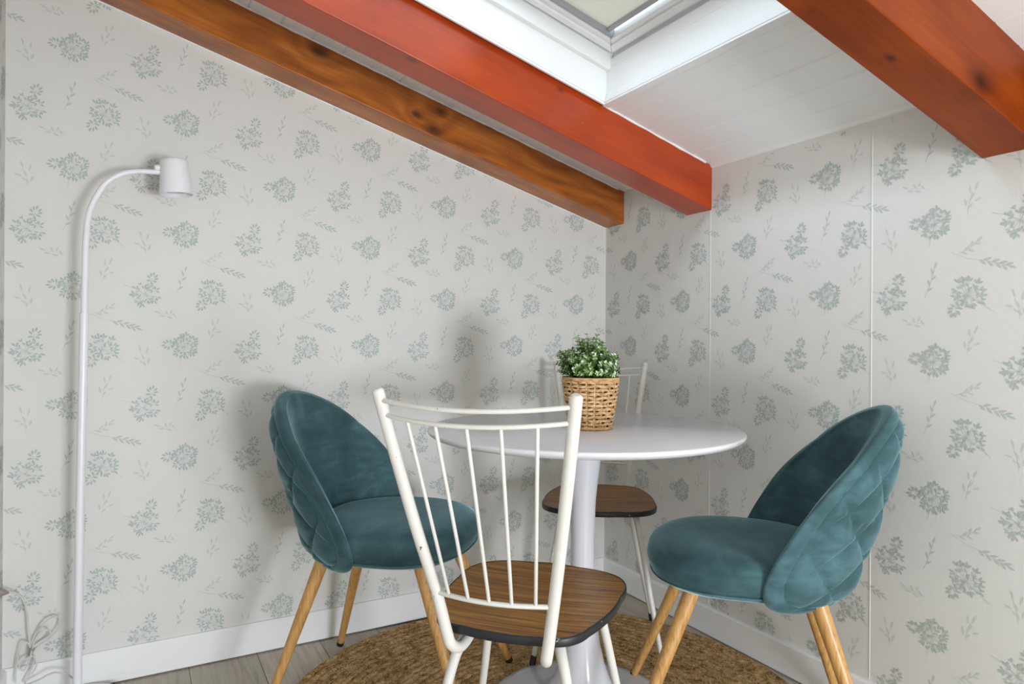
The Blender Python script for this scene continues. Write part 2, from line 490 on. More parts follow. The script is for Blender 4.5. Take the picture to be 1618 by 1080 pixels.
def print_on(mb, to3, a0, a1, z0f, z1f, phase_a, step, phase_z, skew=0.0, P=.327, mir=False):
    k0 = int(math.floor((a0 - phase_a) / step)) - 1; k1 = int(math.ceil((a1 - phase_a) / step)) + 1
    for k in range(k0, k1 + 1):
        for nrow in range(-5, 8):
            for (nm, ox, oz) in LAYOUT:
                ca = phase_a + k * step + ox * step
                cz = phase_z + (nrow + (.5 if k % 2 else 0) + oz) * P
                cz += skew * ca
                if cz < -.1 or cz > 2.4: continue
                for idx, (poly, slot) in enumerate(MOTIF[nm]):
                    q = [(ca + x, cz + y) for x, y in poly]
                    if all(a0 + .001 < a < a1 - .001 and z0f < z < z1f(a) for a, z in q):
                        mb.add([to3(a, z, .0003 + idx * 9e-6) for a, z in q], [tuple(range(len(q)))], slot, False)

papers = ['paper', 'print_green', 'print_grey', 'print_faint']
mb = MB()
top = lambda x: zc(x) + .08
mb.prism([(XW - .1, 0, 0), (.1, 0, 0), (.1, 0, top(.1)), (XW - .1, 0, top(XW - .1))], (0, .1, 0))
print_on(mb, lambda a, z, o: (a, -o, z), XW, 0, .095, lambda a: zc(a) - .01, -.245 - .278 * 8, .278, .945)
struct(mb.build('wall_left', papers))
mb = MB()
mb.box((0, YB - .1, 0), (.1, 0, top(0)))
print_on(mb, lambda a, z, o: (-o, -a, z), 0, 2.4, .095, lambda a: ZC - .01, .056, .2835, 1.113 , -.020)
for a in (.571, 1.133, 1.70):      # paper seams
    mb.prism([(0, -a - .0022, .10), (-.0012, -a, .10), (0, -a + .0012, .10)], (0, 0, ZC - .11))
struct(mb.build('wall_right', papers))
mb = MB()
mb.prism([(XW, YB - .1, 0), (XW, 0, 0), (XW, 0, top(XW)), (XW, YB - .1, top(XW))], (-.1, 0, 0))
print_on(mb, lambda a, z, o: (XW + o, a, z), -2.4, 0, .095, lambda a: zc(XW) - .01, -.20 - .278 * 8, .278, .98)
struct(mb.build('wall_west', papers))
# wall behind the camera with the glazed balcony door opening
mb = MB()
dx0, dx1, dz = -1.25, -.2, 1.5
mb.prism([(XW - .1, YB, 0), (dx0, YB, 0), (dx0, YB, top(dx0)), (XW - .1, YB, top(XW))], (0, -.1, 0))
mb.prism([(dx1, YB, 0), (.1, YB, 0), (.1, YB, top(0)), (dx1, YB, top(dx1))], (0, -.1, 0))
mb.prism([(dx0, YB, dz), (dx1, YB, dz), (dx1, YB, top(dx1)), (dx0, YB, top(dx0))], (0, -.1, 0))
struct(mb.build('wall_back', 'warm_wall'))
mb = MB()
for a, b in (((dx0, YB - .07, .0), (dx0 + .06, YB - .02, dz)), ((dx1 - .06, YB - .07, 0), (dx1, YB - .02, dz)), ((dx0 + .06, YB - .07, dz - .06), (dx1 - .06, YB - .02, dz)), ((dx0 + .06, YB - .07, 0), (dx1 - .06, YB - .02, .08)), ((-.75, YB - .07, .08), (-.70, YB - .02, dz - .06))):
    mb.box(a, b)
struct(mb.build('door_1', 'upvc', bevel=.003))

# baseboards
mb = MB(); H0 = .096
prof = [(0, .005), (.012, .005), (.012, H0 - .006), (.008, H0), (0, H0)]
mb.prism([(XW, -p, z) for p, z in prof], (-XW, 0, 0)); struct(mb.build('baseboard_left', 'trim'))
mb = MB(); mb.prism([(-p, -.012, z) for p, z in prof], (0, YB + .012, 0)); struct(mb.build('baseboard_right', 'trim'))
mb = MB(); mb.prism([(XW + p, -.012, z) for p, z in prof], (0, YB + .012, 0)); struct(mb.build('baseboard_west', 'trim'))

# ceiling: tongue-and-groove boards running across the slope, opening for the roof window
OX0, OX1, OY0, OY1 = -1.56, -.457, -1.385, -.599      # opening (x: high end / low end)
BW = .092
def board_profile(xa, xb):
    """points along x with V grooves"""
    xs = []; k = math.floor(xa / BW)
    pts = [(xa, 0)]
    x = k * BW
    while x < xb + BW:
        for dx_, dz_ in ((-.0035, 0), (0, .0045), (.0035, 0)):
            if xa < x + dx_ < xb: pts.append((x + dx_, dz_))
        x += BW
    pts.append((xb, 0)); return pts
mb = MB()
def boards(xa, xb, ya, yb):
    pr = board_profile(xa, xb)
    lo = [(x, zc(x) + d) for x, d in pr]; n = len(lo)
    poly = [(x, ya, z) for x, z in lo] + [(xb, ya, zc(xb) + .12), (xa, ya, zc(xa) + .12)]
    vs = [Vector(p) for p in poly] + [Vector(p) + Vector((0, yb - ya, 0)) for p in poly]; m = len(poly)
    # end faces as strips of quads, avoids concave n-gons
    fs = [(i, (i + 1) % m, m + (i + 1) % m, m + i) for i in range(m)]
    mb.add(vs, fs, 0, False)
    def cap(off):
        for i in range(n - 1):
            a, b = lo[i], lo[i + 1]
            mb.add([(a[0], off, a[1]), (b[0], off, b[1]), (b[0], off, zc(b[0]) + .12), (a[0], off, zc(a[0]) + .12)], [(0, 1, 2, 3)], 0, False)
    cap(ya); cap(yb)
boards(XW - .1, .1, OY1 + .006, .1)
boards(OX1 + .006, .1, OY0 - .006, OY1 + .006)
boards(XW - .1, OX0 - .006, OY0 - .006, OY1 + .006)
boards(XW - .1, .1, YB - .1, OY0 - .006)
struct(mb.build('ceiling', 'ceiling'))
# thin bead where ceiling meets the right wall
mb = MB(); mb.prism([(0, -.576, ZC), (-.010, -.576, ZC + .003), (-.006, -.576, ZC - .006), (0, -.576, ZC - .008)], (0, -.815, 0)); struct(mb.build('trim_1', 'ceiling'))

# ------------------------------------------------------------------ roof window
th = math.atan(SL)
def rp(x, y, o):
    """point above ceiling plane: x,y on the ceiling, o along its normal"""
    return Vector((x + math.sin(th) * o, y, zc(x) + math.cos(th) * o))
def frame_ring(mb, inner, outer, o0, o1, mi=0):
    """rectangular ring; inner/outer = (x0,x1,y0,y1)"""
    I = [(inner[0], inner[2]), (inner[1], inner[2]), (inner[1], inner[3]), (inner[0], inner[3])]
    O = [(outer[0], outer[2]), (outer[1], outer[2]), (outer[1], outer[3]), (outer[0], outer[3])]
    for i in range(4):
        j = (i + 1) % 4
        vs = [rp(*O[i], o0), rp(*O[j], o0), rp(*I[j], o0), rp(*I[i], o0), rp(*O[i], o1), rp(*O[j], o1), rp(*I[j], o1), rp(*I[i], o1)]
        mb.hexa(vs, mi)
win = thing('window_1', None, None); struct(win)
# linings of the reveal, with the small step and groove the photo shows
mb = MB(); frame_ring(mb, (OX0, OX1, OY0, OY1), (OX0 - .005, OX1 + .005, OY0 - .005, OY1 + .005), -.004, .135)
struct(mb.build('window_lining', 'upvc', win, bevel=.002))
mb = MB(); frame_ring(mb, (OX0 - .002, OX1 + .002, OY0 - .002, OY1 + .002), (OX0 - .016, OX1 + .022, OY0 - .010, OY1 + .010), -.010, -.0035)
struct(mb.build('window_architrave', 'upvc', win, bevel=.0015))
mb = MB(); frame_ring(mb, (OX0 + .018, OX1 - .018, OY0 + .018, OY1 - .018), (OX0 - .001, OX1 + .001, OY0 - .001, OY1 + .001), .085, .16)
struct(mb.build('window_frame', 'upvc', win, bevel=.003))
sx0, sx1, sy0, sy1 = OX0 + .024, OX1 - .024, OY0 + .024, OY1 - .024
mb = MB(); frame_ring(mb, (sx0 + .045, sx1 - .045, sy0 + .045, sy1 - .045), (sx0, sx1, sy0, sy1), .13, .19)
frame_ring(mb, (sx0 + .032, sx1 - .032, sy0 + .032, sy1 - .032), (sx0 + .010, sx1 - .010, sy0 + .010, sy1 - .010), .122, .131)
sash = struct(mb.build('window_sash', 'upvc', win, bevel=.003))
mb = MB(); gx0, gx1, gy0, gy1 = sx0 + .04, sx1 - .04, sy0 + .04, sy1 - .04
mb.add([rp(gx0, gy0, .165), rp(gx1, gy0, .165), rp(gx1, gy1, .165), rp(gx0, gy1, .165)], [(0, 1, 2, 3)], 0, False)
struct(mb.build('window_pane', 'glass', win))
for (px_, py_) in ((OX1 - .0005, -.66), ):
    mb = MB()
    a = rp(OX1 - .001, py_, .075); b = rp(OX1 - .006, py_, .075)
    mb.tube([a, b], .0035, 12); struct(mb.build('screw', 'steel', win))
# blind; unseen upper end cut short to let daylight onto the lining
bl = thing('roller_blind', 'beige roller blind in grey side channels, drawn across part of the roof window', 'blind', rp((gx0 + gx1) / 2, (gy0 + gy1) / 2, .14))
BLO = bl.location
def offs(o): 
    for v in o.data.vertices: v.co -= BLO
    return o
bx1 = sx1 - .045 - .022; BX0 = -.76
mb = MB(); mb.hexa([rp(BX0, sy0 + .052, .150), rp(bx1, sy0 + .052, .150), rp(bx1, sy1 - .052, .150), rp(BX0, sy1 - .052, .150),
                    rp(BX0, sy0 + .052, .1508), rp(bx1, sy0 + .052, .1508), rp(bx1, sy1 - .052, .1508), rp(BX0, sy1 - .052, .1508)])
offs(mb.build('fabric', 'blind', bl))
for (ya, yb) in ((sy1 - .0575, sy1 - .0455), (sy0 + .0455, sy0 + .0575)):
    mb = MB(); x0_, x1_ = sx0 + .046, sx1 - .046
    mb.hexa([rp(x0_, ya, .136), rp(x1_, ya, .136), rp(x1_, yb, .136), rp(x0_, yb, .136), rp(x0_, ya, .158), rp(x1_, ya, .158), rp(x1_, yb, .158), rp(x0_, yb, .158)])
    offs(mb.build('side_channel', 'alu', bl, bevel=.001))
mb = MB()
for xb in (BX0,):
    mb.hexa([rp(xb - .006, sy0 + .058, .142), rp(xb + .006, sy0 + .058, .142), rp(xb + .006, sy1 - .058, .142), rp(xb - .006, sy1 - .058, .142),
         rp(xb - .006, sy0 + .058, .156), rp(xb + .006, sy0 + .058, .156), rp(xb + .006, sy1 - .058, .156), rp(xb - .006, sy1 - .058, .156)])
offs(mb.build('top_bar', 'alu', bl, bevel=.001)); mb = MB()
mb.hexa([rp(bx1 - .004, sy0 + .058, .142), rp(bx1 + .008, sy0 + .058, .142), rp(bx1 + .008, sy1 - .058, .142), rp(bx1 - .004, sy1 - .058, .142),
         rp(bx1 - .004, sy0 + .058, .156), rp(bx1 + .008, sy0 + .058, .156), rp(bx1 + .008, sy1 - .058, .156), rp(bx1 - .004, sy1 - .058, .156)])
offs(mb.build('bottom_bar', 'alu', bl, bevel=.001))

# ------------------------------------------------------------------ beams
def beam(name, y0, y1, zb, label, mat, x1=-.001, x0=XW, notch=None, htop=None):
    """local x along the beam from its foot at the right wall; the object is tilted with the slope"""
    root_z = zb
    o_rot = th
    ht = (ZC - zb) * math.cos(th) + .004 if htop is None else htop
    L = (x1 - x0) / math.cos(th)
    mb = MB(); W = (y1 - y0)
    N = 24
    secs = []
    for i in range(N + 1):
        lx = -L * i / N
        w = Vector((lx, 0, 0))
        j = .0012
        yy0 = -W + j * noise.noise(w * 2.3); yy1 = j * noise.noise(w * 2.1 + Vector((5, 0, 0)))
        # end planes are vertical in the room: shear x by height
        sh = lambda h: h * math.tan(th) 
        za = j * noise.noise(w * 3 + Vector((9, 0, 0)))
        secs.append([(lx + sh(za), yy0, za), (lx + sh(za), yy1, za), (lx + sh(ht), yy1, ht), (lx + sh(ht), yy0, ht)])
    vs = [p for s_ in secs for p in s_]
    fs = [(3, 2, 1, 0), (N * 4, N * 4 + 1, N * 4 + 2, N * 4 + 3)]
    for i in range(N):
        for k in range(4):
            fs.append((i * 4 + k, i * 4 + (k + 1) % 4, (i + 1) * 4 + (k + 1) % 4, (i + 1) * 4 + k))
    mb.add(vs, fs, 0, False)
    o = mb.build(name, mat, bevel=.0035)
    o.location = (x1, y1, zb)
    o.rotation_euler = (0, o_rot, 0)
    return struct_label(o, label)
def struct_label(o, label):
    return tag(o, label, 'beam')
def loc_of(x, y, z, x1, y1, zb):
    v = Vector((x - x1, y - y1, z - zb)); v.rotate(Matrix.Rotation(-th, 3, 'Y')); return tuple(v)
def knots(lst, x1, y1, zb): return [loc_of(x, y, z, x1, y1, zb) + (r,) for (x, y, z, r) in lst]
b1 = (-.001, -.001, 1.424); b2 = (-.001, -.463, 1.402); b3 = (-.001, -1.393, 1.383)
m1 = m_beam('brown_stained_pine', srgb(124, 60, 14), srgb(180, 102, 32), srgb(206, 138, 58), knots([(-1.175, -.115, 1.848, .026), (-.86, -.115, 1.708, .018), (-.777, -.115, 1.733, .018), (-.80, -.115, 1.668, .026)], *b1), 3.1, .34, .15, 10)
m2 = m_beam('orange_stained_pine', srgb(144, 48, 12), srgb(178, 64, 14), srgb(192, 78, 24), knots([(-.597, -.577, 1.69, .008), (-1.046, -.56, 1.69, .012)], *b2), 7.7, .28, .05, 6)
m3 = m_beam('red_brown_stained_pine', srgb(104, 40, 8), srgb(136, 58, 12), srgb(156, 74, 22), knots([(-.235, -1.505, 1.476, .030), (-.43, -1.447, 1.503, .009), (-.62, -1.42, 1.55, .006)], *b3), 12.3, .46, .09, 6)
beam('ceiling_beam', -.115, b1[1], b1[2], 'brown knotty beam lying along the left papered wall', m1)
beam('ceiling_beam', -.575, b2[1], b2[2], 'orange-red beam between the brown beam and the roof window', m2)
beam('ceiling_beam', -1.505, b3[1], b3[2], 'red-brown beam at the upper right, right of the roof window', m3)

mb = MB(); mb.box((-.045, -2.9, 1.388), (-.001, -1.507, 1.535))
o = mb.build('wall_plate_beam', m3, bevel=.003); tag(o, 'beam running along the top of the right wall at the far right edge', 'beam')
mb = MB(); rnd = random.Random(3)
for (yy, dz_, x_end) in ((-.1165, -.002, -.03), (-.5765, -.002, -.03), (-.4615, -.002, -.03), (-1.3915, -.002, -.03)):
    pts = [(x, yy, zc(x) + dz_) for x in np.linspace(XW + .02, x_end, 70)]
    if yy < -.57: pts = [p for p in pts if p[0] > -.45] if yy > -1.3 else [p for p in pts if p[0] > -.43]
    mb.tube([(p[0], p[1], p[2] + rnd.uniform(-.001, .001)) for p in pts], [rnd.uniform(.0022, .0042) for _ in pts], 6)
pts = [(x, -.002, 1.424 - SL * x - .0015) for x in np.linspace(XW + .01, -.002, 60)]
mb.tube(pts, [rnd.uniform(.0022, .0034) for _ in pts], 6)
struct(mb.build('trim_2', 'trim'))

# ------------------------------------------------------------------ rug
RC = Vector((-.735, -.74, 0)); RR = .712
rug = thing('round_rug', 'round braided brown jute rug under the table and chairs', 'rug', RC)
mb = MB(); rings = []
nb = 30
for i in range(nb * 6 + 1):
    r = RR * i / (nb * 6); ph = (i % 6) / 6
    z = .0075 + .0035 * math.sin(PI * ph) ** .7 if i < nb * 6 else .004
    rings.append((max(r, .0005), z))
prof = [(RR - .003, 0.0)] + rings[::-1]
mb.lathe([(.0005, 0.0)] + prof, 160, cap0=True, cap1=True)
mb.build('mat', 'jute', rug)
# fuzzy loose fibres standing out of the braid
mb = MB(); rnd = random.Random(5)
for i in range(9000):
    a = rnd.uniform(0, 2 * PI); r = RR * math.sqrt(rnd.uniform(0.0, 1.0)) + rnd.uniform(-.002, .006)
    if r > RR + .003 : r = RR + .003
    x, y = r * math.cos(a), r * math.sin(a)
    t = a + PI / 2 + rnd.gauss(0, .45) + (.5 if int(r / .0237) % 2 else -.5)
    L = rnd.uniform(.012, .026); w = rnd.uniform(.0009, .0018); h0 = .0085 if r < RR - .01 else .004
    if r + L > RR + .004: t = a + PI / 2 + rnd.gauss(0, .2)
    dx, dy = math.cos(t), math.sin(t); nx, ny = -dy * w, dx * w
    h1 = h0 + rnd.uniform(.001, .0035)
    pts = [(x, y, h0), (x + dx * L * .5, y + dy * L * .5, h1), (x + dx * L, y + dy * L, h0 + rnd.uniform(0, .0025))]
    vs = []
    for p in pts: vs += [(p[0] + nx, p[1] + ny, p[2]), (p[0] - nx, p[1] - ny, p[2] + .0004)]
    mb.add(vs, [(0, 1, 3, 2), (2, 3, 5, 4)], 0, True)
tag(mb.build('fibre_pile', 'fibre', rug), kind='stuff')
RT = .012   # rug top

# ------------------------------------------------------------------ tulip table
TC = (-.638, -.755)
tb = thing('pedestal_table', 'round white pedestal table with a trumpet foot, between the chairs', 'table', (TC[0], TC[1], RT))
TH = .744 - RT
mb = MB(); r = .405
edge = [(r - .05, TH - .022), (r - .03, TH - .021), (r - .012, TH - .017), (r - .003, TH - .011), (r, TH - .006), (r - .001, TH - .002), (r - .004, TH)]
mb.lathe([(.002, TH - .023)] + edge + [(.002, TH)], 128)
tt = mb.build('tabletop', 'white_gloss', tb, auto=50)
# grey scuff on the rim
mb = MB()
aa = math.atan2(0, 1)
for (a0, a1) in ((-1.16, -1.115),):
    vs = []
    for k in range(7):
        a = a0 + (a1 - a0) * k / 6; wz = .0014 * math.sin(PI * (k + .3) / 6.6)
        vs += [((r - .0003) * math.cos(a) * 1.0012, (r - .0003) * math.sin(a) * 1.0012, TH - .005 + wz), ((r - .0003) * math.cos(a) * 1.0012, (r - .0003) * math.sin(a) * 1.0012, TH - .0065 - wz)]
    mb.add(vs, [(2 * k, 2 * k + 1, 2 * k + 3, 2 * k + 2) for k in range(6)], 0, True)
mb.build('scuff_mark', 'alu', tt)
mb = MB()
prof = [(.245, 0), (.247, .003), (.244, .007), (.225, .010), (.19, .013), (.15, .018), (.115, .030), (.09, .050), (.072, .080), (.058, .12), (.047, .17), (.039, .23), (.034, .30), (.031, .38), (.031, .46), (.034, .54), (.040, .60), (.046, .645), (.052, .68), (.058, TH - .034), (.062, TH - .024)]
mb.lathe(prof, 96)
mb.build('pedestal', 'white_stem', tb)

# ------------------------------------------------------------------ potted plant
PC = Vector((-.679 + .0, -.820, .743))
PC = Vector((-1.663, -2.211, 0)) + Rv * .203 + Fv * 1.745; PC.z = .7441
pl = thing('potted_plant', 'small bushy green plant with white flowers in a woven basket pot, on the table', 'plant', PC)
R0, R1, PH = .0535, .0715, .127
mb = MB(); 
mb.lathe([(.001, .002), (R0 - .006, .002), (R1 - .007, PH - .004), (R1 - .012, PH - .004), (R0 - .012, .02), (.001, .02)], 48, cap0=False, cap1=False)
pot = mb.build('pot_liner', 'pot_inside', pl)
mb = MB(); NS = 20; NR = 13
for i in range(NR):
    z = .0055 + i * (PH - .011) / (NR - 1); rr_ = R0 + (R1 - R0) * z / PH
    pts = []
    SG = NS * 6
    for strand in (0, 1):
        pts = []
        for k in range(SG):
            a = 2 * PI * k / SG
            w = math.cos(a * NS / 2 + PI * i + PI * strand)
            q = rr_ - .0020 + .0040 * w
            zz = z + .0011 * math.sin(a * NS + strand * PI) + .0006 * math.sin(a * 5 + i)
            pts.append((q * math.cos(a), q * math.sin(a), zz))
        # closed loop tube
        n = len(pts); seg = 6; vs = []
        for k in range(n):
            a = 2 * PI * k / n; rad = Vector((math.cos(a), math.sin(a), 0)); up = Vector((0, 0, 1))
            for s_ in range(seg):
                b = 2 * PI * s_ / seg
                vs.append(Vector(pts[k]) + rad * math.cos(b) * .0018 + up * math.sin(b) * .0040)
        fs = [(k * seg + s_, ((k + 1) % n) * seg + s_, ((k + 1) % n) * seg + (s_ + 1) % seg, k * seg + (s_ + 1) % seg) for k in range(n) for s_ in range(seg)]
        mb.add(vs, fs, 0)
for k in range(NS):
    a = 2 * PI * k / NS + PI / NS
    mb.tube([((R0 - .0018) * math.cos(a), (R0 - .0018) * math.sin(a), .001), ((R1 - .0018) * math.cos(a), (R1 - .0018) * math.sin(a), PH - .002)], .0022, 6)
for (z, dr) in ((PH - .001, 0), (PH + .003, -.001), (.003, .0)):     # rolled rim and foot
    rr_ = R0 + (R1 - R0) * z / PH + dr
    n = 120; seg = 8; vs = []
    for k in range(n):
        a = 2 * PI * k / n
        for s_ in range(seg):
            b = 2 * PI * s_ / seg + a * 22
            q = .0030 * (1 + .18 * math.sin(b * 2))
            vs.append(((rr_ + q * math.cos(b)) * math.cos(a), (rr_ + q * math.cos(b)) * math.sin(a), z + q * math.sin(b)))
    mb.add(vs, [(k * seg + s_, ((k + 1) % n) * seg + s_, ((k + 1) % n) * seg + (s_ + 1) % seg, k * seg + (s_ + 1) % seg) for k in range(n - 1) for s_ in range(seg)] + [((n - 1) * seg + s_, s_, (s_ + 1) % seg, (n - 1) * seg + (s_ + 1) % seg) for s_ in range(seg)], 0)
mb.build('woven_basket', 'wicker', pl)
rnd = random.Random(11)
lf = MB(); fl = MB()
def lf_blade(m, c, d, up, L, W, mi):
    d = d.normalized(); s_ = d.cross(up)
    if s_.length < .01: s_ = Vector((1, 0, 0))
    s_.normalize(); n_ = s_.cross(d)
    pts = [c, c + d * L * .35 + s_ * W * .5, c + d * L * .75 + s_ * W * .42, c + d * L, c + d * L * .75 - s_ * W * .42, c + d * L * .35 - s_ * W * .5, c + d * L * .4 - n_ * W * .22, c + d * L * .8 - n_ * W * .18]
    m.add(pts, [(0, 1, 6), (0, 6, 5), (1, 2, 7, 6), (6, 7, 4, 5), (2, 3, 7), (7, 3, 4)], mi, True)
for i in range(290):
    a = rnd.uniform(0, 2 * PI); u = rnd.random()
    el = math.acos(1 - u * .98)          # from zenith to horizontal
    rad = (rnd.uniform(.72, 1.06)) * (1 + .10 * math.sin(a * 3 + 1) + .06 * math.sin(el * 7))
    tip = Vector((math.sin(el) * math.cos(a) * .078 * rad, math.sin(el) * math.sin(a) * .078 * rad, PH + .004 + math.cos(el) * .092 * rad + .006))
    base = Vector((tip.x * .3, tip.y * .3, PH - .01))
    mid = (base + tip) / 2 + Vector((0, 0, .008))
    path = spline([base, mid, tip], 5)
    lf.tube(path, .0007, 4, 0, caps=False)
    m = len(path)
    for k in range(3, m):
        p = path[k]; t = (path[k] - path[k - 1]).normalized()
        for q in range(4):
            an = q * PI / 2 + k * .8 + rnd.uniform(-.3, .3)
            side = t.orthogonal().normalized(); side.rotate(Matrix.Rotation(an, 3, t))
            d = t * rnd.uniform(.2, .7) + side
            lf_blade(lf, p, d, t, rnd.uniform(.006, .0105), rnd.uniform(.0036, .0056), 1 if (k >= m - 2 and rnd.random() < .5) else 0)
    if rnd.random() < .22:
        t = (path[-1] - path[-2]).normalized()
        c = path[-1] + t * .004
        for q in range(5):
            side = t.orthogonal().normalized(); side.rotate(Matrix.Rotation(q * 2 * PI / 5, 3, t))
            lf_blade(lf, c, side + t * .5, t, .0050, .0040, 2)
lf.build('foliage', ['leaf', 'leaf_pale', 'flower'], pl)

# ------------------------------------------------------------------ floor lamp
LX, LY = -1.790, -.130
lamp = thing('floor_lamp', 'slim white gooseneck floor lamp standing in the left corner', 'lamp', (LX, LY, 0))
mb = MB(); mb.lathe([(.112, 0), (.115, .004), (.115, .014), (.108, .020), (.02, .023), (.016, .03), (.002, .03)], 64)
mb.build('base', 'white_metal', lamp)
mb = MB(); mb.tube([(0, 0, .02), (.004, 0, .5), (.011, 0, 1.030)], .0105, 20, round_end=False)
mb.tube([(.011, 0, 1.030), (.011, 0, 1.034)], .0112, 20, round_end=False)
mb.build('pole', 'white_metal', lamp)
mb = MB()
neck = [Vector((x - LX, y - LY, z)) for x, y, z in [(-1.779, -.13, 1.034), (-1.778, -.13, 1.12), (-1.776, -.13, 1.223), (-1.768, -.13, 1.300), (-1.738, -.131, 1.368), (-1.702, -.132, 1.402), (-1.663, -.133, 1.416), (-1.606, -.134, 1.421)]]
sp = spline(neck, 10)
mb.tube(sp, [.0085 - .0018 * i / (len(sp) - 1) for i in range(len(sp))], 16)
mb.build('gooseneck', 'white_metal', lamp)
mb = MB()
mb.lathe([(.0295, .096), (.0335, .0935), (.0355, .088), (.0385, .045), (.0425, 0), (.0405, 0), (.0365, .045), (.0335, .085), (.001, .088)], 48, cap0=True, cap1=True)
mb.tube([(-.046, 0, .072), (-.030, 0, .072)], .008, 14)
sh = mb.build('lamp_shade', 'white_metal', lamp, auto=60)
sh.location = (-1.5655 - LX, -.134 - LY, 1.364); sh.rotation_euler = (0, math.radians(-4), 0)
mb = MB(); mb.lathe([(.001, 0), (.036, 0), (.036, .004), (.001, .006)], 32)
bo = mb.build('diffuser', 'white_gloss', sh); bo.location = (0, 0, .010)
# cable bundle
mb = MB()
def cpt(u, v, y):
    d = Fv + R2 * ((u - 809) / 1070) - U2 * ((v - 537) / 1070); c = Vector((-1.663, -2.211, .97))
    t = (y - c.y) / d.y; return c + d * t - Vector((LX, LY, 0))
P = []
main = [(6, 935, -.06), (24, 936, -.045), (36, 946, -.035), (43, 970, -.03), (45, 1000, -.028), (49, 1024, -.028), (54, 1042, -.03), (47, 1062, -.035), (40, 1080, -.045), (60, 1074, -.06), (85, 1062, -.07), (108, 1066, -.08), (122, 1078, -.095)]
mb.tube(spline([cpt(*p) for p in main], 6), .0022, 8)
for lp in ([(49, 1028, -.03), (58, 1002, -.028), (74, 980, -.03), (92, 974, -.03), (94, 988, -.03), (80, 1006, -.03), (60, 1020, -.03), (50, 1030, -.03)],
           [(50, 1030, -.034), (56, 1008, -.034), (70, 994, -.036), (80, 998, -.036), (74, 1010, -.036), (58, 1022, -.034), (46, 1044, -.034)],
           [(50, 1028, -.03), (44, 1015, -.03), (34, 1016, -.03), (30, 1032, -.03), (26, 1052, -.032), (24, 1078, -.04)],
           [(50, 1028, -.038), (46, 1044, -.038), (38, 1058, -.04), (30, 1054, -.04), (36, 1044, -.04), (52, 1036, -.038), (58, 1050, -.04), (50, 1064, -.045)]):
    mb.tube(spline([cpt(*p) for p in lp], 6), .0020, 8)
cord = mb.build('power_cord', 'cord', lamp)
mb = MB(); a = cpt(2, 935, -.062); a.x = XW - LX + .002; b_ = cpt(14, 935.5, -.052)
mb.tube([a, (a + b_) / 2, b_], [.010, .008, .003], 12)
mb.build('plug', 'cord_dark', cord)
mb = MB(); mb.tube([cpt(50, 1024, -.031), cpt(49, 1034, -.031)], .006, 10); mb.build('cable_tie', 'cord_dark', cord)

# ------------------------------------------------------------------ spindle-back chair (local: +y = front)
def rounded_trap(wf, wb, d, rad_f, rad_b, n=10, bulge=.0):
    """closed outline, counter-clockwise"""
    corners = [(wf / 2, d / 2, rad_f), (-wf / 2, d / 2, rad_f), (-wb / 2, -d / 2, rad_b), (wb / 2, -d / 2, rad_b)]
    out = []
    m = len(corners)
    for i in range(m):
        p = Vector(corners[i][:2]); a = Vector(corners[i - 1][:2]); b = Vector(corners[(i + 1) % m][:2]); r = corners[i][2]
        d1 = (a - p).normalized(); d2 = (b - p).normalized()
        ang = d1.angle(d2); t = r / math.tan(ang / 2)
        s0 = p + d1 * t; s1 = p + d2 * t
        for k in range(n + 1):
            u = k / n
            out.append(s0 * (1 - u) ** 2 + p * 2 * u * (1 - u) * .96 + (s0 + s1) * .5 * .04 * 2 * u * (1 - u) + s1 * u * u)
    # subdivide and bow the straight sides outward
    res = []
    for i in range(len(out)):
        a, b = out[i], out[(i + 1) % len(out)]
        L = (b - a).length
        k = max(1, int(L / .02))
        nrm = Vector(((b - a).y, -(b - a).x)).normalized()
        for j in range(k):
            u = j / k
            res.append(a.lerp(b, u) + nrm * (bulge * 4 * u * (1 - u) if L > .05 else 0))
    return res

